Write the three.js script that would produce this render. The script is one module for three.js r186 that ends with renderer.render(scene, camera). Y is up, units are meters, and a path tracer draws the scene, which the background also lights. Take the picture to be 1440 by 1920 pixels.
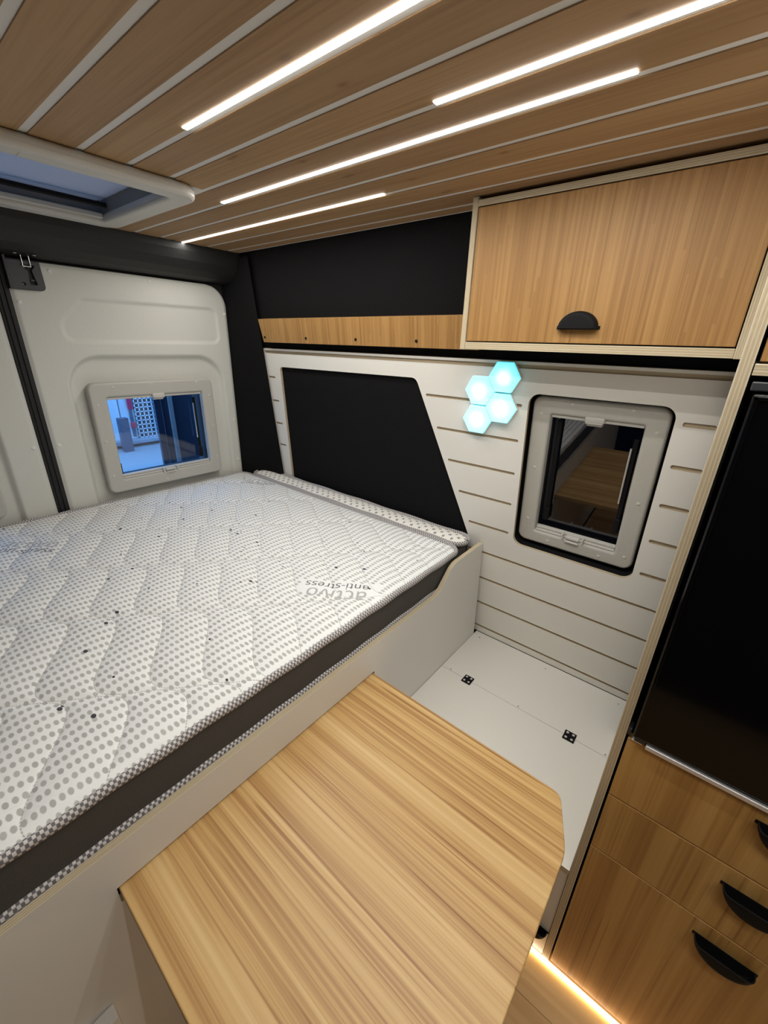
import * as THREE from 'three';
import { RoundedBoxGeometry } from 'three/addons/geometries/RoundedBoxGeometry.js';
import { mergeGeometries } from 'three/addons/utils/BufferGeometryUtils.js';
import { RectAreaLightUniformsLib } from 'three/addons/lights/RectAreaLightUniformsLib.js';

// ------------------------------------------------------------------ camera, sky, exposure
const scene = new THREE.Scene();
const camera = new THREE.PerspectiveCamera(102.1635, 1440 / 1920, 0.02, 200);
camera.position.set(0, 1.5555, 0);
camera.rotation.set(-0.3862667, -0.89400375, 0.03181965, 'YXZ');
scene.add(camera);
const renderer = new THREE.WebGLRenderer({ antialias: true });
renderer.toneMapping = THREE.LinearToneMapping;
renderer.toneMappingExposure = 1.5;
renderer.shadowMap.enabled = true;
RectAreaLightUniformsLib.init();
scene.background = new THREE.Color().setRGB(0.26, 0.62, 1.25);
scene.backgroundIntensity = 1.5;
const LED = new THREE.Color().setRGB(1.0, 0.965, 0.895);
const LED_POWER = 66, LED_GLOW = 6;

// ------------------------------------------------------------------ helpers
function rng(seed) { let s = seed >>> 0; return () => { s = (s + 0x6D2B79F5) | 0; let t = Math.imul(s ^ (s >>> 15), 1 | s); t = (t + Math.imul(t ^ (t >>> 7), 61 | t)) ^ t; return ((t ^ (t >>> 14)) >>> 0) / 4294967296; }; }
function vnoise(seed) {                       // tileable value noise, period (px, py)
  const h = (x, y) => { let n = Math.imul(x, 374761393) + Math.imul(y, 668265263) + Math.imul(seed, 1274126177); n = Math.imul(n ^ (n >>> 13), 1274126177); return ((n ^ (n >>> 16)) >>> 0) / 4294967296; };
  const s = (t) => t * t * (3 - 2 * t);
  return (x, y, px, py) => {
    const xi = Math.floor(x), yi = Math.floor(y), fx = s(x - xi), fy = s(y - yi);
    const m = (a, b) => ((a % b) + b) % b;
    const x0 = m(xi, px), x1 = m(xi + 1, px), y0 = m(yi, py), y1 = m(yi + 1, py);
    const a = h(x0, y0) * (1 - fx) + h(x1, y0) * fx, b = h(x0, y1) * (1 - fx) + h(x1, y1) * fx;
    return a * (1 - fy) + b * fy;
  };
}
function dataTex(w, h, fn, srgb = true) {
  const d = new Uint8Array(w * h * 4);
  for (let j = 0; j < h; j++) for (let i = 0; i < w; i++) {
    const c = fn((i + 0.5) / w, (j + 0.5) / h), k = (j * w + i) * 4;
    d[k] = Math.max(0, Math.min(255, c[0])); d[k + 1] = Math.max(0, Math.min(255, c[1])); d[k + 2] = Math.max(0, Math.min(255, c[2])); d[k + 3] = 255;
  }
  const t = new THREE.DataTexture(d, w, h, THREE.RGBAFormat);
  t.magFilter = THREE.LinearFilter; t.minFilter = THREE.LinearMipmapLinearFilter; t.generateMipmaps = true;
  t.wrapS = t.wrapT = THREE.RepeatWrapping; if (srgb) t.colorSpace = THREE.SRGBColorSpace; t.needsUpdate = true;
  return t;
}
const mix3 = (a, b, t) => [a[0] + (b[0] - a[0]) * t, a[1] + (b[1] - a[1]) * t, a[2] + (b[2] - a[2]) * t];
const sst = (a, b, x) => { const t = Math.max(0, Math.min(1, (x - a) / (b - a))); return t * t * (3 - 2 * t); };
const lin = (r, g, b) => new THREE.Color().setRGB(r, g, b);
const std = (o) => new THREE.MeshStandardMaterial(o);

// ------------------------------------------------------------------ materials
function bamboo(seed, light, mid, dark, lam) {         // lam: narrow lamellas; otherwise broad strand streaks
  const n = vnoise(seed), n2 = vnoise(seed + 7), r = rng(seed), N = 104, tone = [], cut = [];
  for (let i = 0; i < N; i++) { tone.push(r()); cut.push(r()); }
  return dataTex(1024, 1024, (u, v) => {
    let t;
    if (lam) {
      const k = Math.floor(u * N), seg = (v + cut[k]) % 1 < 0.5 ? 0 : 1;
      t = 0.34 * (seg ? tone[k] : tone[(k + 31) % N]) + 0.3 * n(u * 36, v * 2, 36, 2) + 0.26 * n2(u * 340, v * 10, 340, 10) + 0.14 * n(u * 170, v * 5, 170, 5);
    } else {
      const w = u + 0.006 * (n2(u * 8, v * 3, 8, 3) - 0.5);
      t = 0.34 * n(w * 22, v * 1, 22, 1) + 0.4 * n2(w * 66, v * 2, 66, 2) + 0.28 * n(w * 210, v * 4, 210, 4);
      const line = n2(w * 90 + 11, v * 4 + 3, 90, 4); t += 0.3 * sst(0.78, 0.95, line);
      t = 0.5 + (t - 0.5) * 1.25;
    }
    return t < 0.5 ? mix3(light, mid, t * 2) : mix3(mid, dark, t * 2 - 1);
  });
}
const texTable = bamboo(11, [222, 190, 136], [202, 164, 106], [160, 116, 66], false);
const texDoor = bamboo(23, [186, 146, 90], [167, 125, 71], [133, 94, 48], true);
const texDrawer = bamboo(37, [208, 166, 102], [190, 146, 82], [160, 116, 62], false);
const texPine = (() => {
  const n = vnoise(5), n2 = vnoise(9), r = rng(77), knots = [];
  for (let i = 0; i < 9; i++) knots.push([r(), r()]);
  return dataTex(1024, 1024, (u, v) => {
    let t = 0.3 * n(u * 16, v * 2, 16, 2) + 0.2 * n2(u * 90, v * 4, 90, 4) + 0.2 * n(u * 260, v * 12, 260, 12) + 0.12;
    let k = 0; for (const [a, b] of knots) { const dx = (u - a) * 0.6 / 0.006, dy = (v - b) * 1.2 / 0.011; k = Math.max(k, Math.exp(-(dx * dx + dy * dy))); }
    t = 0.5 + (t - 0.47) * 1.2 + k * 0.45;
    return t < 0.5 ? mix3([188, 154, 113], [174, 140, 99], t * 2) : mix3([174, 140, 99], [141, 106, 70], Math.min(1, t * 2 - 1));
  });
})();
const texOak = (() => {
  const n = vnoise(15), n2 = vnoise(19);
  return dataTex(512, 512, (u, v) => { const t = 0.5 * n(u * 14, v * 2, 14, 2) + 0.5 * n2(u * 70, v * 5, 70, 5); return mix3([226, 190, 138], [196, 154, 100], t); });
})();
const texPly = (() => {
  const n = vnoise(31), n2 = vnoise(32);
  return dataTex(128, 512, (u, v) => {
    const k = Math.floor(u * 7), core = k % 2 === 1, f = u * 7 - k, glue = Math.min(f, 1 - f) < 0.12 ? 0.5 : 0;
    const t = (core ? 0.62 : 0.2) + 0.36 * (n(u * 40, v * (core ? 60 : 8), 40, core ? 60 : 8) - 0.3) + glue * 0.5 + 0.2 * (n2(u * 9, v * 4, 9, 4) - 0.5);
    return mix3([216, 205, 180], [174, 156, 124], Math.max(0, Math.min(1, t)));
  });
})();
const texCarpet = (() => { const n = vnoise(41), n2 = vnoise(42); return dataTex(256, 256, (u, v) => { const t = 90 + 130 * n(u * 128, v * 128, 128, 128) * 0.7 + 60 * n2(u * 30, v * 30, 30, 30); return [t, t, t]; }, false); })();
const texPiping = dataTex(16, 16, (u, v) => { const a = (Math.floor(u * 2) + Math.floor(v * 4)) % 2; return a ? [210, 207, 206] : [108, 104, 106]; });

const M = {
  table: std({ map: texTable, roughness: 0.42 }),
  bambooDoor: std({ map: texDoor, roughness: 0.5 }),
  drawer: std({ map: texDrawer, roughness: 0.4 }),
  pine: [0, 1, 2, 3].map((i) => std({ map: texPine, roughness: 0.6, color: lin(1 - i * 0.05, 1 - i * 0.055, 1 - i * 0.05) })),
  ply: std({ map: texPly, roughness: 0.6 }),
  slotply: std({ color: lin(0.52, 0.43, 0.3), roughness: 0.8 }),
  oak: std({ map: texOak, roughness: 0.45 }),
  lamPanel: std({ color: lin(0.7, 0.685, 0.645), roughness: 0.42 }),
  lam: std({ color: lin(0.77, 0.755, 0.71), roughness: 0.42 }),
  slat: std({ color: lin(0.82, 0.80, 0.745), roughness: 0.5 }),
  groove: std({ color: lin(0.72, 0.71, 0.68), roughness: 0.6 }),
  doorWhite: std({ color: lin(0.66, 0.66, 0.61), roughness: 0.62, bumpMap: texCarpet, bumpScale: 0.0006 }),
  frame: std({ color: lin(0.5, 0.49, 0.45), roughness: 0.45 }),
  frameLight: std({ color: lin(0.58, 0.57, 0.53), roughness: 0.35 }),
  shaft: std({ color: lin(0.2, 0.2, 0.2), roughness: 0.5 }),
  plate: std({ color: lin(0.86, 0.85, 0.82), roughness: 0.4 }),
  capWhite: std({ color: lin(0.75, 0.75, 0.72), roughness: 0.3 }),
  carpet: new THREE.MeshPhysicalMaterial({ specularIntensity: 0.25, color: lin(0.0085, 0.0085, 0.0092), roughness: 0.95, bumpMap: texCarpet, bumpScale: 0.0015 }),
  vinyl: std({ color: lin(0.012, 0.012, 0.012), roughness: 0.55, bumpMap: texCarpet, bumpScale: 0.001 }),
  black: new THREE.MeshPhysicalMaterial({ color: lin(0.011, 0.011, 0.012), roughness: 0.6, specularIntensity: 0.2 }),
  rubber: std({ color: lin(0.01, 0.01, 0.011), roughness: 0.6 }),
  latch: std({ color: lin(0.035, 0.037, 0.042), roughness: 0.45 }),
  gloss: new THREE.MeshPhysicalMaterial({ color: lin(0.003, 0.003, 0.0034), roughness: 0.09, specularIntensity: 0.6 }),
  steel: std({ color: lin(0.7, 0.7, 0.72), roughness: 0.25, metalness: 1 }),
  silver: std({ color: lin(0.78, 0.78, 0.8), roughness: 0.4, metalness: 0.6 }),
  matSide: std({ color: lin(0.06, 0.055, 0.05), roughness: 0.8, bumpMap: texCarpet, bumpScale: 0.0008 }),
  piping: std({ map: texPiping, roughness: 0.85 }),
  pipingGrey: std({ color: lin(0.25, 0.24, 0.25), roughness: 0.85 }),
  led: std({ color: lin(0.9, 0.9, 0.9), emissive: LED, emissiveIntensity: LED_GLOW, roughness: 0.5 }),
  profile: std({ color: lin(0.65, 0.6, 0.45), roughness: 0.4 }),
  pane: new THREE.MeshPhysicalMaterial({ color: lin(0.82, 0.88, 0.95), roughness: 0.015, transmission: 1, thickness: 0, ior: 1.5 }),
  paneDark: new THREE.MeshPhysicalMaterial({ color: lin(0.55, 0.55, 0.6), roughness: 0.015, transmission: 1, thickness: 0, ior: 1.8 }),
  blind: new THREE.MeshPhysicalMaterial({ color: lin(0.42, 0.42, 0.46), roughness: 1, transmission: 0.13, thickness: 0 }),
};

// ------------------------------------------------------------------ object helpers
const taken = new Map();
function numbered(n) { const k = taken.get(n) ?? 0; taken.set(n, k + 1); return k ? n + '_' + String(k).padStart(3, '0') : n; }
function mark(o, label, category, group, kind) { if (label) o.userData.label = label; if (category) o.userData.category = category; if (group) o.userData.group = group; if (kind) o.userData.kind = kind; return o; }
const offs = new WeakMap();
function thing(name, label, category, base = [0, 0, 0], group, kind) {
  const g = new THREE.Group(); g.name = numbered(name); g.position.set(...base); offs.set(g, base); scene.add(g);
  return mark(g, label, category, group, kind);
}
// the leaning side wall: local x = world z (along the van), local y up the slope, local z into the room
const LEAN = 0.116, LN = Math.hypot(1, LEAN), WX = new THREE.Vector3(0, 0, 1), WY = new THREE.Vector3(-LEAN / LN, 1 / LN, 0), WZ = new THREE.Vector3(-1 / LN, -LEAN / LN, 0);
const wallQ = new THREE.Quaternion().setFromRotationMatrix(new THREE.Matrix4().makeBasis(WX, WY, WZ));
const T = (y) => y * LN;                              // height on the wall -> local y
function wallThing(name, label, category, base, group, kind) {
  const g = thing(name, label, category, [0, 0, 0], group, kind);
  g.quaternion.copy(wallQ); g.position.set(1.486, 0, 0).addScaledVector(WX, base[0]).addScaledVector(WY, base[1]).addScaledVector(WZ, base[2]);
  offs.set(g, base); return g;
}
function part(parent, name, geo, m, sub) {            // geometry in the thing's own frame before its base is taken off
  const b = offs.get(parent); geo.translate(-b[0], -b[1], -b[2]);
  const o = new THREE.Mesh(geo, m); o.name = name; o.castShadow = o.receiveShadow = true; parent.add(o); offs.set(o, b);
  return o;
}
function single(name, label, category, geo, m, base, group, kind) {
  const o = new THREE.Mesh(geo.translate(-base[0], -base[1], -base[2]), m); o.name = numbered(name); o.position.set(...base);
  o.castShadow = o.receiveShadow = true; offs.set(o, base); scene.add(o); return mark(o, label, category, group, kind);
}
function box(x0, x1, y0, y1, z0, z1, r = 0.0012) {
  const w = x1 - x0, h = y1 - y0, d = z1 - z0, g = r > 0 ? new RoundedBoxGeometry(w, h, d, 2, Math.min(r, w * 0.49, h * 0.49, d * 0.49)) : new THREE.BoxGeometry(w, h, d);
  return g.translate((x0 + x1) / 2, (y0 + y1) / 2, (z0 + z1) / 2);
}
function uvAlong(g, along, ou = 0, ov = 0, su = 0.6, sv = 1.2) {   // wood: v runs with the grain, metres
  const p = g.attributes.position, n = g.attributes.normal, uv = g.attributes.uv ?? new THREE.BufferAttribute(new Float32Array(p.count * 2), 2);
  const A = 'xyz'.indexOf(along);
  for (let i = 0; i < p.count; i++) {
    const N = [Math.abs(n.getX(i)), Math.abs(n.getY(i)), Math.abs(n.getZ(i))], P = [p.getX(i), p.getY(i), p.getZ(i)];
    const d = N[0] > N[1] ? (N[0] > N[2] ? 0 : 2) : (N[1] > N[2] ? 1 : 2);
    let c = [0, 1, 2].find((k) => k !== A && k !== d);
    uv.setXY(i, P[c] / su + ou, P[A] / sv + ov + (d === A ? P[d === 0 ? 1 : 0] * 3 : 0));
  }
  g.setAttribute('uv', uv); return g;
}
function uvPly(g, thick, t0, t = 0.015) {             // ply edge: u across the thickness
  const p = g.attributes.position, K = 'xyz'.indexOf(thick), o = [0, 1, 2].filter((k) => k !== K), uv = g.attributes.uv;
  for (let i = 0; i < p.count; i++) { const P = [p.getX(i), p.getY(i), p.getZ(i)]; uv.setXY(i, (P[K] - t0) / t, (P[o[0]] + P[o[1]]) / 0.4); }
  return g;
}
function uvMetres(g, s = 1) { const p = g.attributes.position, n = g.attributes.normal, uv = g.attributes.uv; for (let i = 0; i < p.count; i++) { const N = [Math.abs(n.getX(i)), Math.abs(n.getY(i)), Math.abs(n.getZ(i))]; const P = [p.getX(i), p.getY(i), p.getZ(i)]; const d = N.indexOf(Math.max(...N)); const o = [0, 1, 2].filter((k) => k !== d); uv.setXY(i, P[o[0]] / s, P[o[1]] / s); } return g; }
function rrect(s, x0, x1, y0, y1, r) {
  s.moveTo(x0 + r, y0); s.lineTo(x1 - r, y0); s.absarc(x1 - r, y0 + r, r, -Math.PI / 2, 0); s.lineTo(x1, y1 - r); s.absarc(x1 - r, y1 - r, r, 0, Math.PI / 2);
  s.lineTo(x0 + r, y1); s.absarc(x0 + r, y1 - r, r, Math.PI / 2, Math.PI); s.lineTo(x0, y0 + r); s.absarc(x0 + r, y0 + r, r, Math.PI, Math.PI * 1.5); s.closePath(); return s;
}
function rpoly(s, pts, rs) {                          // polygon with rounded corners
  const n = pts.length;
  for (let i = 0; i < n; i++) {
    const a = new THREE.Vector2(...pts[(i + n - 1) % n]), b = new THREE.Vector2(...pts[i]), c = new THREE.Vector2(...pts[(i + 1) % n]), r = Array.isArray(rs) ? rs[i] : rs;
    const p = b.clone().addScaledVector(a.clone().sub(b).normalize(), r), q = b.clone().addScaledVector(c.clone().sub(b).normalize(), r);
    if (i === 0) s.moveTo(p.x, p.y); else s.lineTo(p.x, p.y);
    s.quadraticCurveTo(b.x, b.y, q.x, q.y);
  }
  s.closePath(); return s;
}
const extr = (s, z0, z1, bevel = 0, seg = 3) => new THREE.ExtrudeGeometry(s, { depth: z1 - z0 - 2 * bevel, bevelEnabled: bevel > 0, bevelThickness: bevel, bevelSize: bevel, bevelOffset: -bevel, bevelSegments: seg, curveSegments: 10 }).translate(0, 0, z0 + bevel);
function grid(nu, nv, fn, skip) {
  const pos = [], uv = [], idx = [];
  for (let j = 0; j <= nv; j++) for (let i = 0; i <= nu; i++) { const p = fn(i / nu, j / nv); pos.push(p[0], p[1], p[2]); uv.push(p[3] ?? i / nu, p[4] ?? j / nv); }
  for (let j = 0; j < nv; j++) for (let i = 0; i < nu; i++) {
    if (skip && skip((i + 0.5) / nu, (j + 0.5) / nv)) continue;
    const a = j * (nu + 1) + i, b = a + 1, c = a + nu + 1, d = c + 1; idx.push(a, b, d, a, d, c);
  }
  const g = new THREE.BufferGeometry(); g.setAttribute('position', new THREE.Float32BufferAttribute(pos, 3)); g.setAttribute('uv', new THREE.Float32BufferAttribute(uv, 2)); g.setIndex(idx); g.computeVertexNormals(); return g;
}
const cyl = (r, h, axis, c, seg = 14) => { const g = new THREE.CylinderGeometry(r, r, h, seg); if (axis === 'x') g.rotateZ(Math.PI / 2); if (axis === 'z') g.rotateX(Math.PI / 2); return g.translate(...c); };
const dome = (r, h, c, axis) => { const g = new THREE.SphereGeometry(r, 12, 6, 0, Math.PI * 2, 0, Math.PI / 2).scale(1, h / r, 1); if (axis === 'z') g.rotateX(Math.PI / 2); if (axis === '-x') g.rotateZ(Math.PI / 2); return g.translate(...c); };

// ================================================================== SHELL
const VX0 = -0.6, ZF = 2.3, CY = 1.92;
{ // floor
  const f = thing('floor', null, null, [0.4, 0, 0], null, 'structure');
  part(f, 'subfloor', box(VX0 - 0.06, 1.6, -0.06, -0.006, -2.2, ZF + 0.06, 0), M.black);
  let k = 0;
  for (let x = VX0; x < 0.9; x += 0.18, k++) part(f, 'floor_board', uvAlong(box(x + 0.0004, Math.min(x + 0.1796, 1.5), -0.006, 0, -0.6, ZF, 0.0006), 'z', k * 0.37, k * 0.21), M.oak);
}
{ // side wall with the window opening; black felt lining
  const w = wallThing('wall_right', null, null, [0, 0, -0.06], null, 'structure');
  const s = new THREE.Shape(); s.moveTo(-2.16, -0.05); s.lineTo(ZF, -0.05); s.lineTo(ZF, T(2.0)); s.lineTo(-2.16, T(2.0)); s.closePath();
  s.holes.push(rrect(new THREE.Path(), -0.498, -0.098, T(0.882), T(1.428), 0.035));
  part(w, 'felt_lining', uvMetres(extr(s, -0.06, -0.012), 0.1), M.carpet);
  const b = new THREE.Shape(); b.moveTo(-2.16, -0.05); b.lineTo(ZF, -0.05); b.lineTo(ZF, T(2.0)); b.lineTo(-2.16, T(2.0)); b.closePath();
  b.holes.push(rrect(new THREE.Path(), -0.44, -0.155, T(0.935), T(1.372), 0.02));
  part(w, 'outer_skin', extr(b, -0.085, -0.06), M.black);
}
{
  const w = thing('wall_left', null, null, [VX0, 0, 0], null, 'structure');
  part(w, 'felt_lining', uvMetres(box(VX0 - 0.06, VX0, -0.06, 2.0, -2.2, ZF + 0.06, 0), 0.1), M.carpet);
  const fr = thing('wall_front', null, null, [0.4, 0, ZF], null, 'structure');
  part(fr, 'partition', box(VX0 - 0.06, 1.6, -0.06, 2.0, ZF, ZF + 0.05, 0), M.lam);
}
// ---- ceiling: backing board with a roof opening, pine boards with open joints
const SK = { x0: 0.1, x1: 0.708, z0: -1.79, z1: -1.212 };
{
  const c = thing('ceiling', null, null, [0.4, CY, 0], null, 'structure');
  const s = new THREE.Shape(); s.moveTo(VX0 - 0.05, -2.2); s.lineTo(1.6, -2.2); s.lineTo(1.6, ZF + 0.05); s.lineTo(VX0 - 0.05, ZF + 0.05); s.closePath();
  s.holes.push(rrect(new THREE.Path(), SK.x0 + 0.055, SK.x1 - 0.055, SK.z0 + 0.055, SK.z1 - 0.055, 0.03));
  const g = new THREE.ExtrudeGeometry(s, { depth: 0.04, bevelEnabled: false }).rotateX(Math.PI / 2);   // (x, z) plan -> y down
  part(c, 'backing_board', g.translate(0, CY + 0.042, 0), M.groove);
  const P = 0.0973, X0 = 0.242 - 8 * P;
  let k = 0;
  for (let i = 0; i < 19; i++) {
    const a = X0 + i * P + 0.0078, b = Math.min(a + P - 0.0156, 1.262); if (a > 1.25) break;
    const segs = b > SK.x0 + 0.02 && a < SK.x1 - 0.02 ? [[-1.935, SK.z0 + 0.02], [SK.z1 - 0.02, ZF]] : [[-1.935, ZF]];
    for (const [z0, z1] of segs) { k++; part(c, 'ceiling_board', uvAlong(box(a, b, CY, CY + 0.0022, z0, z1, 0.0008), 'z', k * 0.317, k * 0.443), M.pine[(k * 7) % 4]); }
  }
}
// ---- LED strips in the ceiling joints
const strips = [
  [-0.05, 0.3, 1.37, 'LED strip in ceiling joint beside the felt lined wall'],
  [0.145, -0.02, 1.05, 'LED strip in ceiling joint over the aisle, beside the table'],
  [0.522, -0.93, 0.15, 'bright LED strip in ceiling joint that lines up with the roof hatch'],
  [0.719, -0.50, 0.58, 'bright LED strip in ceiling joint just beyond the corner of the roof hatch'],
  [0.813, -1.29, -0.22, 'long bright LED strip in ceiling joint between two other lit joints'],
  [1.014, -1.932, -0.845, 'bright LED strip in ceiling joint ending at the black rear header'],
];
for (const [x, z0, z1, label] of strips) {
  const t = thing('led_strip_light', label, 'strip light', [x, CY, (z0 + z1) / 2], 'LED strips in the ceiling');
  part(t, 'profile', box(x - 0.0074, x + 0.0074, CY + 0.0008, CY + 0.0019, z0, z1, 0.0004), M.profile);
  part(t, 'diffuser', box(x - 0.0072, x + 0.0042, CY - 0.0022, CY + 0.0014, z0 + 0.002, z1 - 0.002, 0.001), M.led);
  const l = new THREE.RectAreaLight(LED, LED_POWER, 0.0105, z1 - z0 - 0.01);
  l.position.set(-0.0015, -0.003, 0); l.rotation.x = -Math.PI / 2; l.castShadow = true; l.name = 'strip_glow'; t.add(l);
}
// ---- roof hatch
{
  const t = thing('window_4', 'grey framed roof hatch with closed blind in pine ceiling', null, [0.405, CY, (SK.z0 + SK.z1) / 2], null, 'structure');
  const ring = new THREE.Shape(); rrect(ring, SK.x0, SK.x1, -SK.z1, -SK.z0, 0.055); ring.holes.push(rrect(new THREE.Path(), SK.x0 + 0.062, SK.x1 - 0.062, -SK.z1 + 0.062, -SK.z0 - 0.062, 0.012));
  part(t, 'frame', extr(ring, 0, 0.03, 0.011, 4).rotateX(-Math.PI / 2).translate(0, CY - 0.03, 0), M.frameLight);
  const li = new THREE.Shape(); rrect(li, SK.x0 + 0.05, SK.x1 - 0.05, -SK.z1 + 0.05, -SK.z0 - 0.05, 0.02); li.holes.push(rrect(new THREE.Path(), SK.x0 + 0.06, SK.x1 - 0.06, -SK.z1 + 0.06, -SK.z0 - 0.06, 0.014));
  part(t, 'shaft', extr(li, 0, 0.07).rotateX(-Math.PI / 2).translate(0, CY - 0.012, 0), M.shaft);
  for (const [z0, z1] of [[SK.z1 - 0.074, SK.z1 - 0.062], [SK.z0 + 0.062, SK.z0 + 0.078]]) part(t, 'blind_rail', box(SK.x0 + 0.062, SK.x1 - 0.062, CY - 0.018, CY - 0.004, z0, z1, 0.003), M.frameLight);
  part(t, 'blind_bar', box(SK.x0 + 0.062, SK.x1 - 0.062, CY + 0.006, CY + 0.018, SK.z0 + 0.1, SK.z0 + 0.118, 0.003), M.black);
  part(t, 'grip', box(0.33, 0.48, CY - 0.031, CY - 0.024, SK.z1 - 0.052, SK.z1 - 0.02, 0.003), M.frameLight);
  part(t, 'pleated_blind', grid(1, 60, (u, v) => [SK.x0 + 0.06 + u * (SK.x1 - SK.x0 - 0.12), CY + 0.03 + (Math.round(v * 60) % 2) * 0.004, SK.z0 + 0.06 + v * (SK.z1 - SK.z0 - 0.12)]), M.blind);
}
// ---- black rear header and corner pillars
{
  const prof = [[-1.925, 1.9215], [-1.932, 1.895], [-1.948, 1.862], [-1.975, 1.832], [-2.01, 1.812], [-2.05, 1.802], [-2.085, 1.797], [-2.085, 1.9215]];
  const s = new THREE.Shape(); prof.forEach(([z, y], i) => i ? s.lineTo(-z, y) : s.moveTo(-z, y)); s.closePath();
  const g = extr(s, VX0, 1.45).rotateY(Math.PI / 2);      // (-z, y, x) -> world
  single('trim_1', 'black padded header above the rear doors', null, uvMetres(g, 0.2), M.vinyl, [0.4, 1.8, -2.0], null, 'structure');
  for (const m of [0, 1]) {
    const fn = (u, v) => { const y = 0.3 + v * 1.6, xa = 1.475 - LEAN * y, x = xa + (1.262 - xa) * u + 0.012 * Math.sin(Math.PI * u), z = -1.835 - 0.25 * Math.pow(u, 0.8); return [m ? 0.81 - x : x, y, z, u * 0.5, v * 2]; };
    const g2 = grid(14, 20, m ? fn : (u, v) => fn(1 - u, v));
    single('trim_' + (2 + m), 'black felt covered pillar between rear door and side wall', null, g2, M.carpet, [m ? -0.5 : 1.31, 0.3, -2.0], null, 'structure');
  }
  const w = thing('wall_rear', null, null, [0.405, 0, -2.13], null, 'structure');
  const r = new THREE.Shape(); r.moveTo(VX0 - 0.05, -0.05); r.lineTo(1.6, -0.05); r.lineTo(1.6, 2.0); r.lineTo(VX0 - 0.05, 2.0); r.closePath();
  const h = new THREE.Path(); h.moveTo(-0.47, 0.3); h.lineTo(1.28, 0.3); h.lineTo(1.28, 1.815); h.lineTo(-0.47, 1.815); h.closePath(); r.holes.push(h);
  part(w, 'door_surround', extr(r, -2.18, -2.075), M.black);
}
// ---- rear doors with pressed relief
function sdPoly(P, x, y) {
  let d = 1e9, s = 1; const n = P.length;
  for (let i = 0, j = n - 1; i < n; j = i, i++) {
    const ex = P[j][0] - P[i][0], ey = P[j][1] - P[i][1], wx = x - P[i][0], wy = y - P[i][1], t = Math.max(0, Math.min(1, (wx * ex + wy * ey) / (ex * ex + ey * ey)));
    d = Math.min(d, Math.hypot(wx - ex * t, wy - ey * t));
    const c1 = y >= P[i][1], c2 = y < P[j][1], c3 = ex * wy > ey * wx; if ((c1 && c2 && c3) || (!c1 && !c2 && !c3)) s = -s;
  }
  return s * d;
}
const pill = [[0.655, 1.648], [1.17, 1.652], [1.172, 1.568], [0.592, 1.563], [0.592, 1.585]];
const arch = [[0.66, 1.347], [1.08, 1.347], [1.08, 0.3], [0.66, 0.3]];
function makeDoor(mirror) {
  const d = thing(mirror ? 'door_2' : 'door_1', mirror ? 'white rear van door mostly out of view' : 'white rear van door with pressed relief and a black latch', null, [mirror ? 0 : 0.84, 0.42, -2.07], null, 'structure');
  const X = (x) => mirror ? 0.812 - x : x, yb = 0.42, yt = 1.791, r = 0.095;
  const fn = (u, v) => {
    const y = yb + (yt - yb) * v; let xr = 1.262; if (y > yt - r) { const q = y - (yt - r); xr -= r - Math.sqrt(Math.max(0, r * r - q * q)); }
    let xl = 0.4275; const x = xl + (xr - xl) * u;
    let z = -2.06;
    z -= 0.0075 * sst(0.006, -0.006, sdPoly(pill, x, y) - 0.034);
    z -= 0.019 * sst(0.011, -0.011, sdPoly(arch, x, y) - 0.122);
    const e = Math.min(x - xl, xr - x, yt - y); z -= 0.006 * sst(0.012, 0, e);
    return [X(x), y, z, x * 8, y * 8];
  };
  const hole = (u, v) => { const y = yb + (yt - yb) * v, x = 0.4275 + 0.8345 * u; return x > 0.632 && x < 1.08 && y > 0.945 && y < 1.325; };
  const f2 = mirror ? (u, v) => fn(1 - u, v) : fn, h2 = mirror ? (u, v) => hole(1 - u, v) : hole;
  part(d, 'inner_panel', grid(190, 230, f2, h2), M.doorWhite);
  // edge return and outer skin
  const s = new THREE.Shape(); const a = X(0.41), b = X(1.278); const x0 = Math.min(a, b), x1 = Math.max(a, b);
  s.moveTo(x0, 0.3); s.lineTo(x1, 0.3); s.lineTo(x1, 1.81); s.lineTo(x0, 1.81); s.closePath();
  const wa = X(0.64), wb = X(1.072); s.holes.push(rrect(new THREE.Path(), Math.min(wa, wb), Math.max(wa, wb), 0.953, 1.318, 0.02));
  part(d, 'outer_skin', extr(s, -2.15, -2.085), M.rubber);
  const caps = [[0.557, 1.767], [0.909, 1.773], [1.25, 1.668], [1.241, 1.149], [0.445, 1.656], [0.447, 1.136], [1.243, 0.93]];
  for (const [x, y] of caps) part(d, 'screw_cap', dome(0.0085, 0.0055, [X(x), y, -2.0625], 'z'), M.capWhite);
  return d;
}
const door1 = makeDoor(false); makeDoor(true);
{ // black seal between the two doors
  const g = mergeGeometries([box(0.384, 0.4285, 0.42, 1.81, -2.1, -2.064, 0.006), box(0.395, 0.404, 0.42, 1.80, -2.066, -2.056, 0.004), box(0.411, 0.418, 0.42, 1.80, -2.066, -2.058, 0.003)].map((q) => q.index ? q.toNonIndexed() : q));
  single('trim_4', 'black rubber seal where the two rear doors meet', null, g, M.rubber, [0.406, 0.42, -2.08], null, 'structure');
}
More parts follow.
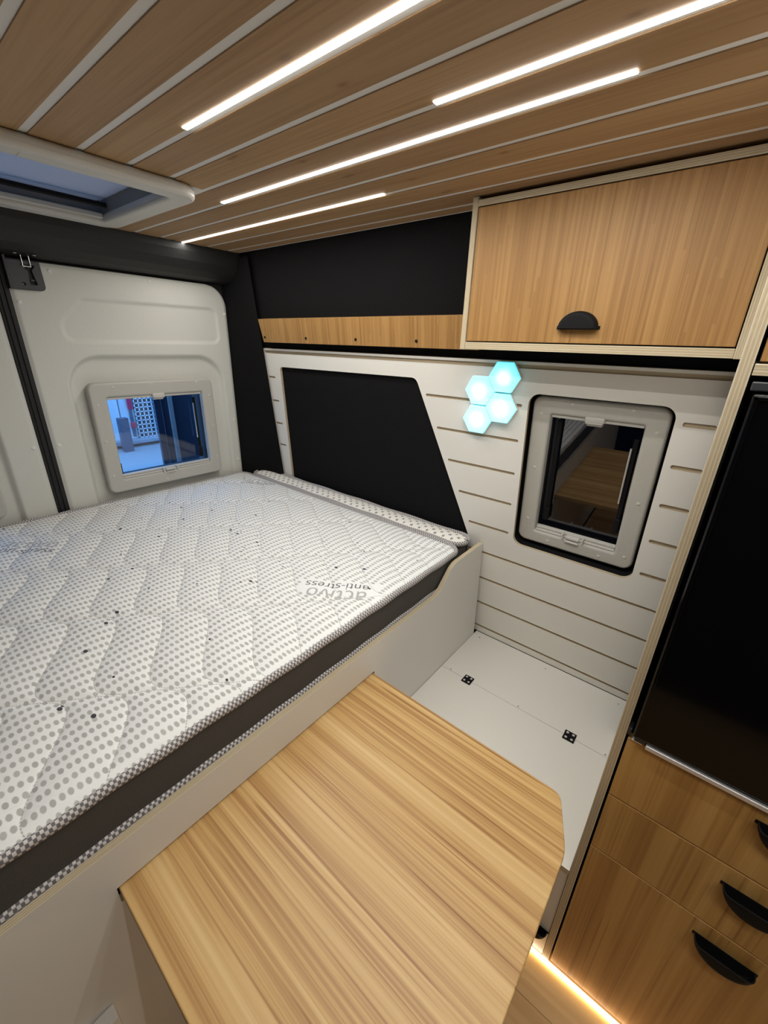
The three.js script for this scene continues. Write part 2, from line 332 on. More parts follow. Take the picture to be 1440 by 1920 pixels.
{ // latch on the door
  const t = thing('door_latch', 'dark metal latch plate with wire hooks at the top corner of rear door', 'latch', [0.48, 1.69, -2.055]);
  const s = new THREE.Shape(); rpoly(s, [[0.43, 1.697], [0.532, 1.697], [0.529, 1.79], [0.43, 1.79]], [0.004, 0.018, 0.004, 0.012]);
  const k = new THREE.Path(); rpoly(k, [[0.488, 1.715], [0.508, 1.715], [0.504, 1.735], [0.5, 1.76], [0.512, 1.775], [0.47, 1.775], [0.49, 1.758]], 0.003); s.holes.push(k);
  s.holes.push(rrect(new THREE.Path(), 0.464, 0.474, 1.711, 1.719, 0.0035));
  part(t, 'plate', extr(s, -2.062, -2.046, 0.002, 2), M.latch);
  part(t, 'fold', box(0.426, 0.434, 1.697, 1.80, -2.07, -2.04, 0.002), M.latch);
  part(t, 'keeper', box(0.486, 0.51, 1.714, 1.775, -2.062, -2.058, 0.001), M.rubber);
  part(t, 'striker', box(0.492, 0.504, 1.725, 1.732, -2.058, -2.05, 0.001), M.latch);
  for (const x of [0.478, 0.5]) part(t, 'hook', cyl(0.0022, 0.04, 'y', [x, 1.79, -2.042], 8), M.steel);
  part(t, 'hook_bar', cyl(0.0022, 0.022, 'x', [0.489, 1.771, -2.042], 8), M.steel);
  for (const x of [0.462, 0.516]) part(t, 'clip', box(x - 0.005, x + 0.005, 1.806, 1.809, -2.04, -2.03, 0.001), M.steel);
}
// ---- camper windows: frame, blind rails, latches, stays, pane
function buildWindow(t, o, i, n, depth, screws, pane, gasket, stays) {     // o outer rect, i inner rect, n front face
  const s = new THREE.Shape(); rrect(s, o[0], o[1], o[2], o[3], 0.03); s.holes.push(rrect(new THREE.Path(), i[0], i[1], i[2], i[3], 0.006));
  part(t, 'frame', extr(s, n - 0.036, n, 0.009, 4), M.frame);
  const b = new THREE.Shape(); rrect(b, i[0] - 0.012, i[1] + 0.012, i[2] - 0.012, i[3] + 0.012, 0.01); b.holes.push(rrect(new THREE.Path(), i[0] - 0.001, i[1] + 0.001, i[2] - 0.001, i[3] + 0.001, 0.004));
  part(t, 'seal', extr(b, n - depth, n - 0.0365), gasket);
  const cx = (i[0] + i[1]) / 2, w = i[1] - i[0];
  // blind cassette rail at the top, fly-screen rail at the bottom
  part(t, 'blind_rail', box(i[0] + 0.001, i[1] - 0.001, i[3] - 0.011, i[3] - 0.0005, n - 0.028, n - 0.01, 0.002), M.frameLight);
  part(t, 'screen_rail', mergeGeometries([box(i[0] + 0.001, i[1] - 0.001, i[2] + 0.0005, i[2] + 0.008, n - 0.028, n - 0.006, 0.002), box(i[0] + 0.001, i[1] - 0.001, i[2] + 0.009, i[2] + 0.018, n - 0.028, n - 0.012, 0.002)]), M.frameLight);
  part(t, 'blind_latch', mergeGeometries([box(cx - 0.028, cx + 0.028, i[3] - 0.012, i[3] + 0.007, n - 0.02, n + 0.006, 0.006), box(cx - 0.022, cx + 0.022, i[3] - 0.022, i[3] - 0.010, n - 0.02, n - 0.002, 0.003), box(cx - 0.024, cx + 0.024, i[3] - 0.013, i[3] - 0.009, n - 0.02, n + 0.009, 0.002)]), M.frameLight);
  part(t, 'screen_latch', mergeGeometries([box(cx - 0.022, cx + 0.022, i[2] - 0.008, i[2] - 0.002, n - 0.01, n + 0.008, 0.003), box(cx - 0.022, cx + 0.022, i[2] + 0.002, i[2] + 0.012, n - 0.02, n + 0.003, 0.003), box(cx - 0.036, cx - 0.03, i[2] - 0.003, i[2] + 0.018, n - 0.02, n + 0.004, 0.002), box(cx + 0.03, cx + 0.036, i[2] - 0.003, i[2] + 0.018, n - 0.02, n + 0.004, 0.002)]), M.frameLight);
  for (const [x, y] of screws) part(t, 'screw_cap', dome(0.0062, 0.003, [x, y, n - 0.0008], 'z'), M.frameLight);
  part(t, 'pane', box(i[0] - 0.01, i[1] + 0.01, i[2] - 0.01, i[3] + 0.01, n - depth - 0.003, n - depth, 0), pane);
  for (const [x, y0, y1, chrome] of stays) {
    part(t, 'stay', mergeGeometries([box(x - 0.007, x + 0.007, y0, y1, n - depth + 0.004, n - depth + 0.016, 0.003), box(x - 0.009, x + 0.009, y0 - 0.02, y0 + 0.03, n - depth + 0.002, n - depth + 0.022, 0.004)]), M.black);
    if (chrome) part(t, 'stay_rod', cyl(0.0032, (y1 - y0) * 0.62, 'y', [x - 0.008, y0 + (y1 - y0) * 0.6, n - depth + 0.02], 10), M.steel);
  }
}
{
  const t = wallThing('window_1', 'grey framed side window set in the white slatted panel', null, [-0.298, T(0.89), -0.03], null, 'structure');
  const o = [-0.490, -0.111, T(0.896), T(1.417)], i = [-0.431, -0.169, T(0.944), T(1.362)];
  const sc = [[-0.37, 1.4], [-0.205, 1.398], [-0.46, 1.36], [-0.137, 1.345], [-0.46, 1.18], [-0.137, 1.13], [-0.46, 0.985], [-0.137, 0.94], [-0.38, 0.916], [-0.21, 0.916]].map(([a, b]) => [a, T(b)]);
  buildWindow(t, o, i, -0.03, 0.05, sc, M.paneDark, M.rubber, [[-0.409, T(1.0), T(1.34), 0], [-0.185, T(1.02), T(1.31), 1]]);
}
for (const m of [0, 1]) {
  const X = (a, b) => m ? [0.812 - b, 0.812 - a] : [a, b];
  const t = thing('window_' + (2 + m), m ? 'grey framed window in the other rear door' : 'grey framed rear door window with blue daylight outside', null, [m ? -0.04 : 0.852, 0.895, -2.05], null, 'structure');
  const o = [...X(0.582, 1.122), 0.896, 1.371], i = [...X(0.646, 1.064), 0.953, 1.311];
  const sc = [[0.676, 1.351], [0.834, 1.355], [1.043, 1.356], [0.606, 1.282], [0.606, 1.129], [0.606, 0.976], [1.102, 1.29], [1.102, 1.14], [1.102, 0.98], [0.832, 0.915]].map(([a, b]) => [m ? 0.812 - a : a, b]);
  buildWindow(t, o, i, -2.03, 0.07, sc, M.pane, M.rubber, [[m ? -0.24 : 1.044, 1.0, 1.28, 1], [m ? 0.16 : 0.654, 0.985, 1.03, 0]]);
}

// ================================================================== LARGE FURNITURE
// ---- white slatted wall panel with routed slots
{
  const t = wallThing('slatted_wall_panel', 'white wall panel with routed slots and black felt inset beside bed', 'wall panel', [-0.92, T(0.4), -0.012]);
  const outline = () => { const s = new THREE.Shape(); s.moveTo(-1.846, T(0.3945)); s.lineTo(-0.0085, T(0.3945)); s.lineTo(-0.0085, T(1.518)); s.lineTo(-1.846, T(1.518)); s.closePath(); return s; };
  const inset2 = () => rpoly(new THREE.Path(), [[-1.776, T(0.79)], [-0.674, T(0.848)], [-0.928, T(1.442)], [-1.737, T(1.437)]], [0.02, 0.022, 0.022, 0.02]);
  const win = (e) => rrect(new THREE.Path(), -0.494 - e, -0.101 + e, T(0.882) - e, T(1.426) + e, 0.034);
  const face = outline(); face.holes.push(inset2(), win(0));
  const slot = (a, b, y, w = 0.0095) => face.holes.push(rrect(new THREE.Path(), a, b, T(y) - w / 2, T(y) + w / 2, w * 0.45));
  const rows = [1.385, 1.269, 1.1525, 1.0355, 0.9185];
  rows.forEach((y, i) => {
    if (i < 4) slot(-1.838, -1.785, y, 0.0085);
    slot([-0.883, -0.833, -0.781, -0.729, -0.679][i], -0.514, y); slot(-0.083, -0.012, y, 0.012);
  });
  for (const y of [0.8, 0.678, 0.552, 0.427]) slot(-1.0, -0.011, y);
  slot(-1.838, -0.011, 1.5035, 0.012);
  part(t, 'face_sheet', extr(face, -0.006, 0), [M.slat, M.slotply]);
  const back = outline(); back.holes.push(inset2(), win(0));
  part(t, 'backing_sheet', extr(back, -0.0118, -0.0061), [M.slotply, M.slotply]);
}
// ---- bed front panel with table slot
{
  const s = new THREE.Shape();
  rpoly(s, [[-0.598, 0.0], [0.772, 0.0], [0.772, 0.0005], [1.44, 0.0005], [1.482 - LEAN * 0.843, 0.843], [1.165, 0.84], [1.075, 0.757], [-0.598, 0.75]], [0.001, 0.0001, 0.0001, 0.001, 0.003, 0.03, 0.03, 0.001]);
  const h = new THREE.Path(); rpoly(h, [[0.045, 0.616], [0.738, 0.616], [0.738, 0.6565], [0.045, 0.6565]], 0.002); s.holes.push(h);
  single('bed_front_panel', 'white board with bare plywood edge fronting the bed, slotted for the table', 'panel', uvPly(extr(s, -0.625, -0.61), 'z', -0.625), [M.lamPanel, M.ply], [0.42, 0, -0.6175]);
  single('bed_platform', 'white bed platform board under the mattresses', 'bed platform', box(-0.598, 1.388, 0.706, 0.724, -2.05, -0.6255, 0.001), M.lam, [0.4, 0.706, -1.34]);
}
// ---- table
{
  const s = new THREE.Shape(); rpoly(s, [[0.048, -0.74], [0.733, -0.74], [0.733, -0.066], [0.622, -0.021], [0.16, -0.021], [0.048, -0.066]], [0.002, 0.002, 0.02, 0.02, 0.02, 0.02]);
  const g = extr(s, 0, 0.02, 0.0025, 3).rotateX(Math.PI / 2).translate(0, 0.6527, 0);
  single('slide_out_table', 'wide bamboo table top sliding out of the bed front', 'table', uvAlong(g, 'z', 0.13, 0.4, 0.42, 1.2), M.table, [0.39, 0.633, -0.38]);
}
// ---- mattresses
const quiltX = (k, z) => { const ph = (z + 0.875 - k * 0.072) / 0.37 * Math.PI * 2; return 0.113 + k * 0.085 + 0.057 * Math.sin(ph + 0.28 * Math.sin(ph)); };
const mattW = [-0.55, 1.257, -2.04, -0.6375];
const texTicking = (() => {
  const W = 2048, H = 1600, c = document.createElement('canvas'); c.width = W; c.height = H; const x = c.getContext('2d');
  const kx = W / 1.82, kz = H / 1.42, X = (a) => (a + 0.555) * kx, Z = (b) => (b + 2.047) * kz, r = rng(4);
  x.fillStyle = 'rgb(238,240,240)'; x.fillRect(0, 0, W, H);
  for (let i = 0; i < 500; i++) { x.fillStyle = 'rgba(214,213,209,0.35)'; x.fillRect(r() * W, r() * H, 30 + r() * 90, 1); }
  for (let k = 0, b = -2.045; b < -0.62; b += 0.0251, k++) for (let a = -0.55; a < 1.27; a += 0.01225) {
    if (b > -0.9 && a > 0.66 && a < 0.85 && Math.abs((a - 0.755) * 0.83 - (b + 0.775) * 0.55) < 0.035 && Math.abs((a - 0.755) * 0.55 + (b + 0.775) * 0.83) < 0.125) continue;
    const g = 178 + r() * 12; x.fillStyle = `rgb(${g | 0},${g | 0},${(g - 2) | 0})`;
    x.beginPath(); x.ellipse(X(a + (r() - 0.5) * 0.0008), Z(b + (r() - 0.5) * 0.0012), 0.0041 * kx, 0.0072 * kz, 0, 0, 7); x.fill();
  }
  for (let i = 0; i < 95; i++) { const big = r() < 0.45; x.fillStyle = big ? 'rgb(62,62,70)' : 'rgb(40,40,44)'; x.beginPath(); x.ellipse(X(-0.5 + r() * 1.7), Z(-2 + r() * 1.33), (big ? 0.0044 : 0.0024) * kx, (big ? 0.0066 : 0.0034) * kz, 0, 0, 7); x.fill(); }
  x.strokeStyle = 'rgb(172,171,168)'; x.lineWidth = 1.9; x.setLineDash([5, 2]);     // stitching thread
  for (let k = -14; k < 20; k++) { x.beginPath(); for (let i = 0; i <= 400; i++) { const b = -2.05 + i * 0.00357, px = X(quiltX(k, b)), pz = Z(b); i ? x.lineTo(px, pz) : x.moveTo(px, pz); } x.stroke(); }
  x.setLineDash([]);
  const motif = (a, b, dx, dz, f = 1) => {
    x.save(); x.translate(X(a), Z(b)); x.rotate(Math.atan2(dz * kz, dx * kx)); x.textAlign = 'center'; x.textBaseline = 'alphabetic';
    x.fillStyle = 'rgb(176,176,178)'; x.font = `${Math.round(0.07 * kx * f)}px sans-serif`; x.fillText('activo', 0, 0);
    x.fillStyle = 'rgb(96,96,100)'; x.font = `${Math.round(0.043 * kx * f)}px sans-serif`; x.fillText('anti-stress', 0.006 * kx, 0.037 * kz * f);
    x.restore();
  };
  motif(0.744, -0.768, -0.55, -0.83); motif(0.215, -1.755, 0.68, 0.73); motif(1.19, -1.8, 0.55, 0.83, 0.9); motif(-0.2, -1.0, -0.55, -0.83);
  const t = new THREE.CanvasTexture(c); t.colorSpace = THREE.SRGBColorSpace; t.magFilter = THREE.LinearFilter; t.anisotropy = 8; return t;
})();
const texDash = (() => { const n = rng(8), D = []; for (let i = 0; i < 26; i++) for (let j = 0; j < 3; j++) D.push([(j + 0.5) / 3 + (i % 2 ? 0.08 : -0.08), (i + 0.5) / 26, n()]);
  return dataTex(128, 512, (u, v) => { for (const [a, b, q] of D) if (Math.abs(u - a) < 0.05 && Math.abs(v - b) < 0.008 + q * 0.004) return [150, 150, 152]; return [238, 236, 230]; }); })();
const quilt = (x, z) => {                         // stitched rounded zigzag lines, distance to the nearest
  let d = 1;
  const k0 = Math.round((x - 0.113) / 0.085);
  for (let k = k0 - 4; k <= k0 + 4; k++) {
    const ph = (z + 0.875 - k * 0.072) / 0.37 * Math.PI * 2, xs = quiltX(k, z), sl = 0.057 * Math.cos(ph) * Math.PI * 2 / 0.37;
    d = Math.min(d, Math.abs(x - xs) / Math.hypot(1, sl));
  }
  return d;
};
function outlinePts(x0, x1, z0, z1, r, n = 10) {
  const p = [], c = [[x1 - r, z1 - r, 0], [x0 + r, z1 - r, 1], [x0 + r, z0 + r, 2], [x1 - r, z0 + r, 3]];
  for (const [cx, cz, q] of c) for (let i = 0; i <= n; i++) { const a = (q + i / n) * Math.PI / 2; p.push([cx + r * Math.cos(a), cz + r * Math.sin(a), Math.cos(a), Math.sin(a)]); }
  const out = [];                                  // resample long sides
  for (let i = 0; i < p.length; i++) { const a = p[i], b = p[(i + 1) % p.length], L = Math.hypot(b[0] - a[0], b[1] - a[1]), m = Math.max(1, Math.round(L / 0.04)); for (let k = 0; k < m; k++) { const f = k / m, nx = a[2] + (b[2] - a[2]) * f, nz = a[3] + (b[3] - a[3]) * f, l = Math.hypot(nx, nz); out.push([a[0] + (b[0] - a[0]) * f, a[1] + (b[1] - a[1]) * f, nx / l, nz / l]); } }
  return out;
}
function mattress(name, label, [x0, x1, z0, z1], y0, y1, r, nx, nz, amp, topMat, uvf, crown) {
  const t = thing(name, label, 'mattress', [(x0 + x1) / 2, y0, (z0 + z1) / 2]);
  const top = grid(nx, nz, (u, v) => {
    const z = z1 - (z1 - z0) * v, dz = Math.min(z1 - z, z - z0); let ins = 0; if (dz < r) ins = r - Math.sqrt(Math.max(0, r * r - (r - dz) * (r - dz)));
    const x = x0 + ins + (x1 - x0 - 2 * ins) * u;
    const qx = Math.abs(x - (x0 + x1) / 2) - (x1 - x0) / 2 + r, qz = Math.abs(z - (z0 + z1) / 2) - (z1 - z0) / 2 + r;
    const e = -(Math.min(Math.max(qx, qz), 0) + Math.hypot(Math.max(qx, 0), Math.max(qz, 0)) - r);
    let y = y1 - 0.016 * Math.exp(-Math.max(0, e) / crown);
    if (amp) { const d = quilt(x, z), in_ = sst(0, 0.05, e); y += amp * in_ * (Math.pow(Math.min(1, d / 0.04), 0.42) - 1) + 0.0015 * Math.sin(x * 9 + 1) * Math.sin(z * 8); }
    const [a, b] = uvf(x, z); return [x, y, z, a, b];
  });
  part(t, 'quilted_top', top, topMat);
  const O = outlinePts(x0, x1, z0, z1, r), rows = 7, pos = [], uv = [], idx = [];
  for (let j = 0; j <= rows; j++) for (let i = 0; i <= O.length; i++) { const p = O[i % O.length], f = j / rows, bul = 0.005 * Math.sin(Math.PI * f); pos.push(p[0] + p[2] * bul, y0 + (y1 - 0.016 - y0) * f, p[1] + p[3] * bul); uv.push(i * 0.3, f); }
  for (let j = 0; j < rows; j++) for (let i = 0; i < O.length; i++) { const a = j * (O.length + 1) + i, b = a + 1, c = a + O.length + 1, d = c + 1; idx.push(a, d, b, a, c, d); }
  const side = new THREE.BufferGeometry(); side.setAttribute('position', new THREE.Float32BufferAttribute(pos, 3)); side.setAttribute('uv', new THREE.Float32BufferAttribute(uv, 2)); side.setIndex(idx); side.computeVertexNormals();
  part(t, 'side_band', side, M.matSide);
  const under = new THREE.Shape(); rrect(under, x0, x1, -z1, -z0, r);
  part(t, 'underside', new THREE.ShapeGeometry(under, 8).rotateX(-Math.PI / 2).translate(0, y0 + 0.0005, 0), M.matSide);
  let L = 0; for (let i = 0; i < O.length; i++) { const a = O[i], b = O[(i + 1) % O.length]; L += Math.hypot(a[0] - b[0], a[1] - b[1]); }
  for (const [yy, rr] of [[y1 - 0.014, 0.0075], [y0 + 0.026, 0.0075]]) {
    const curve = new THREE.CatmullRomCurve3(O.map((p) => new THREE.Vector3(p[0] + p[2] * 0.003, yy + 0.0012 * Math.sin(p[0] * 40 + p[1] * 23), p[1] + p[3] * 0.003)), true);
    const g = new THREE.TubeGeometry(curve, 420, rr, 8, true), q = g.attributes.uv; for (let i = 0; i < q.count; i++) q.setXY(i, q.getX(i) * L / 0.0095, q.getY(i) * 2);
    g.scale(1, 1.35, 1).translate(0, -0.35 * yy, 0);
    part(t, 'piping', g, M.piping);
  }
  return t;
}
M.ticking = std({ map: texTicking, roughness: 0.85 });
M.dash = std({ map: texDash, roughness: 0.85 });
mattress('mattress', 'large white quilted mattress printed with rows of grey dots', mattW, 0.7245, 0.868, 0.055, 470, 370, 0.0085, M.ticking, (x, z) => [(x + 0.555) / 1.82, 1 - (z + 2.047) / 1.42], 0.014);
mattress('narrow_mattress', 'narrow white mattress strip between large mattress and slatted wall', [1.2795, 1.3745, -2.0, -0.652], 0.7245, 0.868, 0.05, 14, 120, 0, M.dash, (x, z) => [(x - 1.27) / 0.115, z / 0.5], 0.016);

// ---- bench between bed and tall panel
{
  const t = thing('bench', 'white storage bench with black hinges between bed and fridge panel', 'bench', [1.1, 0, -0.31]);
  const e = [M.lam, M.ply, M.lam, M.lam, M.lam, M.lam];
  part(t, 'front_board', box(0.772, 0.787, 0.0, 0.3775, -0.609, -0.0075, 0.0008), M.lam);
  part(t, 'lid', uvPly(box(0.766, 1.1505, 0.378, 0.393, -0.609, -0.0075, 0.0008), 'y', 0.378), e);
  part(t, 'rear_board', box(1.152, 1.4385, 0.378, 0.393, -0.609, -0.0075, 0.0008), M.lam);
  for (const z of [-0.495, -0.124]) {
    const h = part(t, 'hinge', mergeGeometries([box(1.131, 1.149, 0.3925, 0.396, z - 0.018, z + 0.018, 0.0015), box(1.153, 1.171, 0.3925, 0.396, z - 0.018, z + 0.018, 0.0015), cyl(0.003, 0.034, 'z', [1.151, 0.3955, z], 8).toNonIndexed()].map((g) => g.index ? g.toNonIndexed() : g)), M.black);
    for (const dx of [-0.0105, 0.0105]) for (const dz of [-0.009, 0.009]) part(h, 'screw', cyl(0.0042, 0.001, 'y', [1.151 + dx, 0.3962, z + dz], 10), M.silver);
  }
  for (const [x, z] of [[1.404, -0.577], [1.406, -0.292], [1.405, -0.032], [1.158, -0.572], [1.158, -0.3], [1.158, -0.018]]) part(t, 'screw', cyl(0.003, 0.0008, 'y', [x, 0.3932, z], 8), M.steel);
  part(t, 'handle', cup(0.768 + 0.003, 0.108, -0.058, 0.092, 0.042, 0.022, -1), M.black);
}
// half-moon pull on a face x = fx, flat edge at height y, centre z; dir +1 dome up, -1 dome down
function cup(fx, y, zc, w, h, dep, dir) {
  const g = grid(28, 8, (u, v) => {
    const a = Math.PI * u, b = v * Math.PI / 2, c = Math.pow(Math.cos(b), 0.22), s = Math.pow(Math.sin(b), 0.7);
    return [fx - dep * s, y + dir * h * Math.sin(a) * (v === 1 ? 0 : c), zc + (w / 2) * Math.cos(a) * (v === 1 ? 0 : c)];
  });
  const lip = [];
  const pts = []; for (let i = 0; i <= 20; i++) { const b = i / 20 * Math.PI / 2, c = i === 20 ? 0 : Math.pow(Math.cos(b), 0.22), s = Math.pow(Math.sin(b), 0.7); pts.push(new THREE.Vector3(fx - dep * s, y, zc - (w / 2) * c)); }
  for (let i = 19; i >= 0; i--) { const p = pts[i].clone(); p.z = 2 * zc - p.z; pts.push(p); }
  const lipG = new THREE.TubeGeometry(new THREE.CatmullRomCurve3(pts, false, 'centripetal'), 40, 0.0014, 5, false); lip.push(lipG.toNonIndexed());
  const half = new THREE.Shape(); for (let i = 0; i <= 24; i++) { const a = Math.PI * i / 24, p = [-(w / 2) * Math.cos(a), dir * h * Math.sin(a)]; i ? half.lineTo(...p) : half.moveTo(...p); } half.closePath();
  lip.push(new THREE.ShapeGeometry(half).rotateY(-Math.PI / 2).translate(fx - 0.0008, y, zc).toNonIndexed());
  const plate = box(fx - 0.0012, fx, dir > 0 ? y - 0.002 : y - 0.006, dir > 0 ? y + 0.006 : y + 0.002, zc - w / 2 - 0.004, zc + w / 2 + 0.004, 0.0005);
  return mergeGeometries([g.toNonIndexed(), ...lip, plate.index ? plate.toNonIndexed() : plate]);
}
// ---- tall plywood panel
single('tall_panel', 'tall board with bare plywood edge between bench and fridge', 'panel', uvPly(box(0.768, 1.26, 0, CY - 0.001, -0.0065, 0.0095, 0.0006), 'z', -0.0065, 0.016), [M.lam, M.ply, M.ply, M.ply, M.lam, M.lam], [1.0, 0, 0.0015]);
// ---- fridge
{
  const t = thing('fridge', 'black glossy fridge above wooden drawers', 'fridge', [1.0, 0.858, 0.3]);
  part(t, 'body', box(0.79, 1.26, 0.872, 1.522, 0.02, 0.56, 0.003), M.black);
  const d = part(t, 'door', box(0.757, 0.786, 0.873, 1.508, 0.0195, 0.56, 0.004), M.gloss);
  part(d, 'door_edge', mergeGeometries([box(0.7545, 0.7572, 0.876, 1.505, 0.0215, 0.0265, 0.001), box(0.7545, 0.7572, 1.5, 1.505, 0.0215, 0.558, 0.001)]), M.gloss);
  part(t, 'top_trim', box(0.764, 0.79, 1.511, 1.523, 0.0145, 0.56, 0.002), M.latch);
  part(t, 'base_trim', box(0.7555, 0.79, 0.859, 0.868, 0.044, 0.56, 0.001), M.silver);
  part(t, 'hinge_bracket', mergeGeometries([box(0.762, 0.79, 0.861, 0.8725, 0.024, 0.042, 0.001), box(0.768, 0.79, 0.862, 0.879, 0.0105, 0.0165, 0.001)]), M.latch);
  part(t, 'hinge_plate', box(0.7635, 0.79, 0.8575, 0.8605, 0.0205, 0.038, 0.0008), M.silver);
}
// ---- drawer unit
{
  const t = thing('drawer_unit', 'dark bamboo drawer unit under the fridge', 'drawers', [1.0, 0, 0.3]);
  part(t, 'carcass', box(0.79, 1.26, 0.0, 0.857, 0.0125, 0.56, 0.001), M.black);
  const ys = [[0.6925, 0.8555, 0.8235], [0.5205, 0.6895, 0.6475], [0.012, 0.5175, 0.4776]];
  ys.forEach(([a, b, h], k) => {
    const d = part(t, 'drawer_front', uvAlong(box(0.768, 0.786, a, b, 0.0142, 0.56, 0.0012), 'y', k * 0.05, k * 0.02), M.drawer);
    part(d, 'handle', cup(0.768, h, 0.2675, 0.094, 0.04, 0.024, -1), M.black);
  });
}
// ---- cabinet over the fridge
{
  const t = thing('fridge_top_cabinet', 'bamboo fronted plywood cabinet above the fridge', 'cabinet', [1.0, 1.53, 0.3]);
  part(t, 'bottom_board', uvPly(box(0.768, 1.26, 1.5305, 1.5455, 0.011, 0.56, 0.0008), 'y', 1.5305), M.ply);
  part(t, 'door', uvAlong(box(0.771, 0.787, 1.5485, 1.915, 0.0145, 0.56, 0.0012), 'y', 0.6, 0.3), M.bambooDoor);
}
// ---- overhead cabinet by the bed
{
  const t = thing('overhead_cabinet', 'overhead cabinet with bamboo flap door and pale plywood frame', 'cabinet', [1.22, 1.547, -0.335]);
  const X = 1.159, B = 1.268;
  part(t, 'side_board', uvPly(box(X, B, 1.5475, 1.9188, -0.663, -0.6485, 0.0008), 'z', -0.663), M.ply);
  part(t, 'side_board', uvPly(box(X, B, 1.5475, 1.915, -0.022, -0.0075, 0.0008), 'z', -0.022), M.ply);
  part(t, 'bottom_board', uvPly(box(X + 0.001, B, 1.5485, 1.5675, -0.648, -0.0225, 0.0008), 'y', 1.5485, 0.019), M.ply);
  part(t, 'top_board', uvPly(box(X + 0.001, B, 1.8965, 1.911, -0.648, -0.0225, 0.0008), 'y', 1.8965), M.ply);
  const d = part(t, 'door', uvAlong(box(X + 0.002, X + 0.017, 1.5705, 1.894, -0.6455, -0.0245, 0.0012), 'y', 0.2, 0.1), M.bambooDoor);
  part(d, 'handle', cup(X + 0.002, 1.604, -0.34, 0.094, 0.039, 0.022, 1), M.black);
}
// ---- bamboo fascia board under the black wall
{
  const t = wallThing('shelf_fascia', 'long narrow bamboo board with dark bolt heads beside the overhead cabinet', 'board', [-1.25, T(1.55), 0]);
  const s = new THREE.Shape(); s.moveTo(-1.79, T(1.549)); s.lineTo(-0.664, T(1.549)); s.lineTo(-0.664, T(1.65)); s.lineTo(-1.808, T(1.648)); s.closePath();
  part(t, 'board', uvAlong(extr(s, -0.0115, 0.03, 0.001, 2), 'y', 0.3, 0.7), M.bambooDoor);
  for (const z of [-1.775, -1.484, -1.192, -0.903]) part(t, 'bolt_head', cyl(0.0055, 0.003, 'z', [z, T(1.571), 0.0305], 10), M.black);
}
// ---- hexagon touch lights
const texHex = dataTex(128, 128, (u, v) => { const r = Math.hypot(u - 0.5, v - 0.5) * 2, k = Math.exp(-Math.pow(r / 0.54, 3)), c = 0.1 * Math.exp(-Math.pow(r / 0.1, 2)); return [66 + 170 * k - 60 * c, 224 + 26 * k, 250]; });
const hexAt = [
  [-0.574, 1.4705, 'glowing cyan hexagon wall light, topmost of its cluster of four'],
  [-0.656, 1.4235, 'glowing cyan hexagon wall light nearest the black inset, higher of its pair'],
  [-0.577, 1.3735, 'glowing cyan hexagon wall light nearest the side window, directly below the topmost one'],
  [-0.660, 1.3275, 'glowing cyan hexagon wall light, lowest of its cluster of four'],
];
for (const [z, y, label] of hexAt) {
  const t = wallThing('hexagon_light', label, 'wall light', [z, T(y), 0], 'hexagon wall lights');
  const hex = (r) => { const s = new THREE.Shape(); for (let k = 0; k < 6; k++) { const a = k * Math.PI / 3, p = [z + r * Math.cos(a), T(y) + r * Math.sin(a)]; k ? s.lineTo(...p) : s.moveTo(...p); } s.closePath(); return s; };
  part(t, 'housing', extr(hex(0.0538), 0, 0.012, 0.0008, 2), M.capWhite);
  const g = extr(hex(0.0528), 0.0105, 0.0225, 0.0016, 2), p = g.attributes.position, q = g.attributes.uv;
  for (let i = 0; i < p.count; i++) q.setXY(i, (p.getX(i) - z) / 0.108 + 0.5, (p.getY(i) - T(y)) / 0.108 + 0.5);
  part(t, 'diffuser', g, std({ color: lin(0.8, 0.85, 0.87), emissive: lin(1, 1, 1), emissiveMap: texHex, emissiveIntensity: 0.68, roughness: 0.5 }));
  const l = new THREE.RectAreaLight(lin(0.3, 0.85, 1.0), 1.0, 0.08, 0.08); l.position.set(0, 0, 0.024); l.rotation.y = Math.PI; l.castShadow = true; l.name = 'lamp_glow'; t.add(l);
}
// ---- warm LED line at the foot of bench and drawers
{
  const warm = lin(1, 0.74, 0.34);
  const t = thing('floor_strip_light', 'warm yellow LED line along the floor under bench and drawers', 'strip light', [0.763, 0, 0.0]);
  part(t, 'diffuser', box(0.7605, 0.7675, 0.0, 0.0045, -0.6, 0.9, 0.001), std({ color: lin(0.9, 0.85, 0.7), emissive: lin(1, 0.86, 0.6), emissiveIntensity: 3.2 }));
  const l = new THREE.RectAreaLight(warm, 30, 1.5, 0.0036); l.position.set(-0.0035, 0.0024, 0.15); l.rotation.y = Math.PI / 2; l.castShadow = true; l.name = 'strip_glow'; t.add(l);
}
// ---- white plate on the bed front
single('wall_plate', 'small white square plate mounted on the bed front beside the table', 'plate', box(-0.26, -0.015, 0.12, 0.383, -0.6095, -0.582, 0.002), M.plate, [-0.14, 0.12, -0.602]);

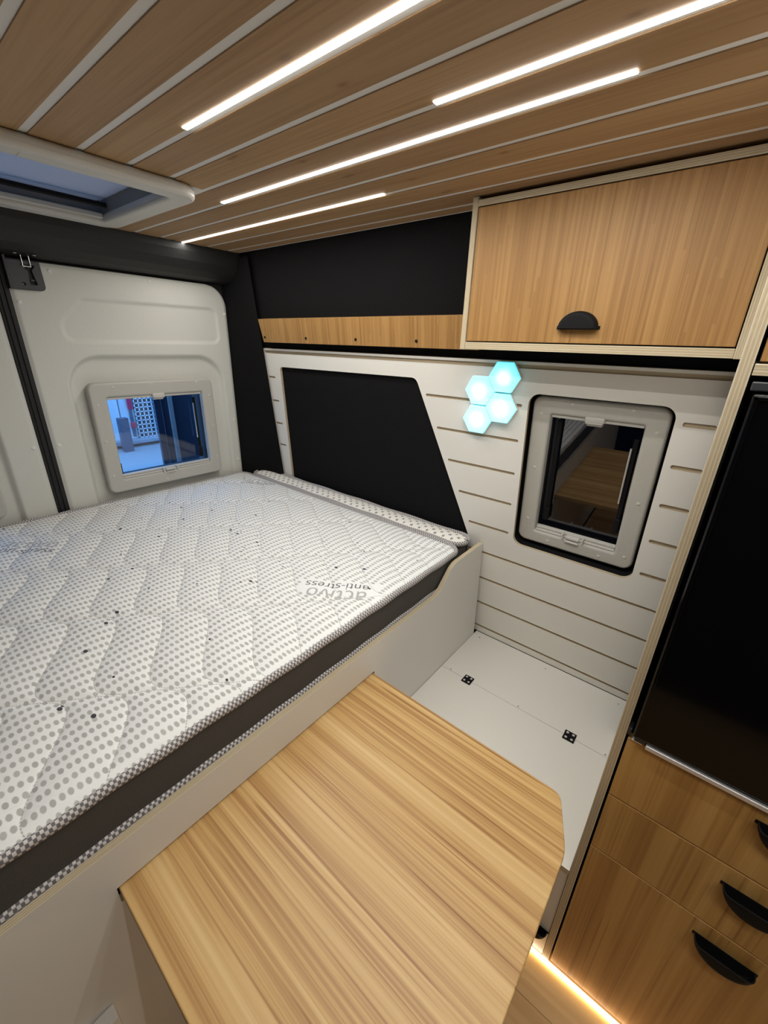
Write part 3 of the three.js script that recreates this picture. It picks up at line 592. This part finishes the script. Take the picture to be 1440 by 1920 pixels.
// ================================================================== OUTSIDE
const GY = -0.6;
single('ground', 'paved yard outside the van', 'ground', new THREE.PlaneGeometry(60, 60).rotateX(-Math.PI / 2).translate(0, GY, -10), std({ color: lin(0.36, 0.36, 0.36), roughness: 0.9 }), [0, GY, -10], null, 'structure');
{
  const navy = std({ color: lin(0.035, 0.05, 0.085), roughness: 0.6 }), navy2 = std({ color: lin(0.06, 0.085, 0.14), roughness: 0.6 }), pale = std({ color: lin(0.5, 0.5, 0.5), roughness: 0.6 });
  const b = thing('garage', 'dark garage wall with pale door edge outside the rear window', 'building', [2.6, GY, -1]);
  part(b, 'door_post', box(1.39, 1.49, GY, 2.6, -3.43, -3.4, 0.004), navy);
  part(b, 'post_rib', box(1.435, 1.445, GY, 2.6, -3.4, -3.392, 0.003), navy2);
  part(b, 'door_edge', box(1.493, 1.527, GY, 2.6, -3.44, -3.39, 0.003), pale);
  part(b, 'rear_wall', box(1.528, 4, GY, 2.6, -3.6, -3.45, 0), navy2);
  part(b, 'side_wall', box(2.5, 2.7, GY, 3.4, -3.45, 4, 0), M.black);
  part(b, 'canopy', box(1.62, 2.7, 2.75, 2.85, -3.3, 4, 0), M.black);
}
{
  const wht = std({ color: lin(0.7, 0.72, 0.72), roughness: 0.6 }), red = std({ color: lin(0.6, 0.03, 0.08), roughness: 0.3 }), glass = std({ color: lin(0.03, 0.04, 0.05), roughness: 0.2 }), navyLine = std({ color: lin(0.12, 0.14, 0.18), roughness: 0.6 });
  const v = thing('parked_van', 'pale van with wire mesh over its rear window, seen through the rear door window', 'van', [3.6, GY, -11]);
  part(v, 'body', box(2.5, 5.2, GY + 0.08, 2.2, -13.6, -9.5, 0.06), wht);
  part(v, 'window', box(3.46, 3.95, -0.44, 1.1, -9.5, -9.47, 0.01), glass);
  const bars = []; for (let k = 0; k < 6; k++) bars.push(box(3.46 + k * 0.085, 3.482 + k * 0.085, -0.44, 1.1, -9.47, -9.455, 0)); for (let k = 0; k < 17; k++) bars.push(box(3.46, 3.95, -0.44 + k * 0.088, -0.42 + k * 0.088, -9.47, -9.455, 0));
  part(v, 'mesh_guard', mergeGeometries(bars), wht);
  for (const [a, b] of [[0.16, 0.5], [-0.22, -0.1]]) part(v, 'tail_light', box(3.35, 3.43, a, b, -9.5, -9.44, 0.01), red);
  part(v, 'lamp_housing', box(3.36, 3.42, -0.4, 0.6, -9.5, -9.47, 0.01), std({ color: lin(0.1, 0.12, 0.16), roughness: 0.4 }));
  for (const x of [2.56, 2.8, 3.18]) part(v, 'door_seam', box(x, x + 0.016, -0.5, 1.6, -9.506, -9.494, 0), navyLine);
  part(v, 'bumper', box(2.6, 5.1, GY + 0.06, GY + 0.16, -9.55, -9.36, 0.03), std({ color: lin(0.3, 0.33, 0.36), roughness: 0.6 }));
  for (const x of [2.75, 4.9]) part(v, 'wheel', cyl(0.3, 0.22, 'x', [x, GY + 0.3, -10.3], 24), M.rubber);
}
single('yard_post', 'dark square post standing in the yard in front of the pale van', 'post', box(3.0, 3.17, GY, 0.06, -9.2, -9.05, 0.01), std({ color: lin(0.09, 0.09, 0.12), roughness: 0.5 }), [3.08, GY, -9.12]);

scene.traverse((o) => { if (o.isMesh) o.castShadow = o.receiveShadow = true; });
renderer.render(scene, camera);
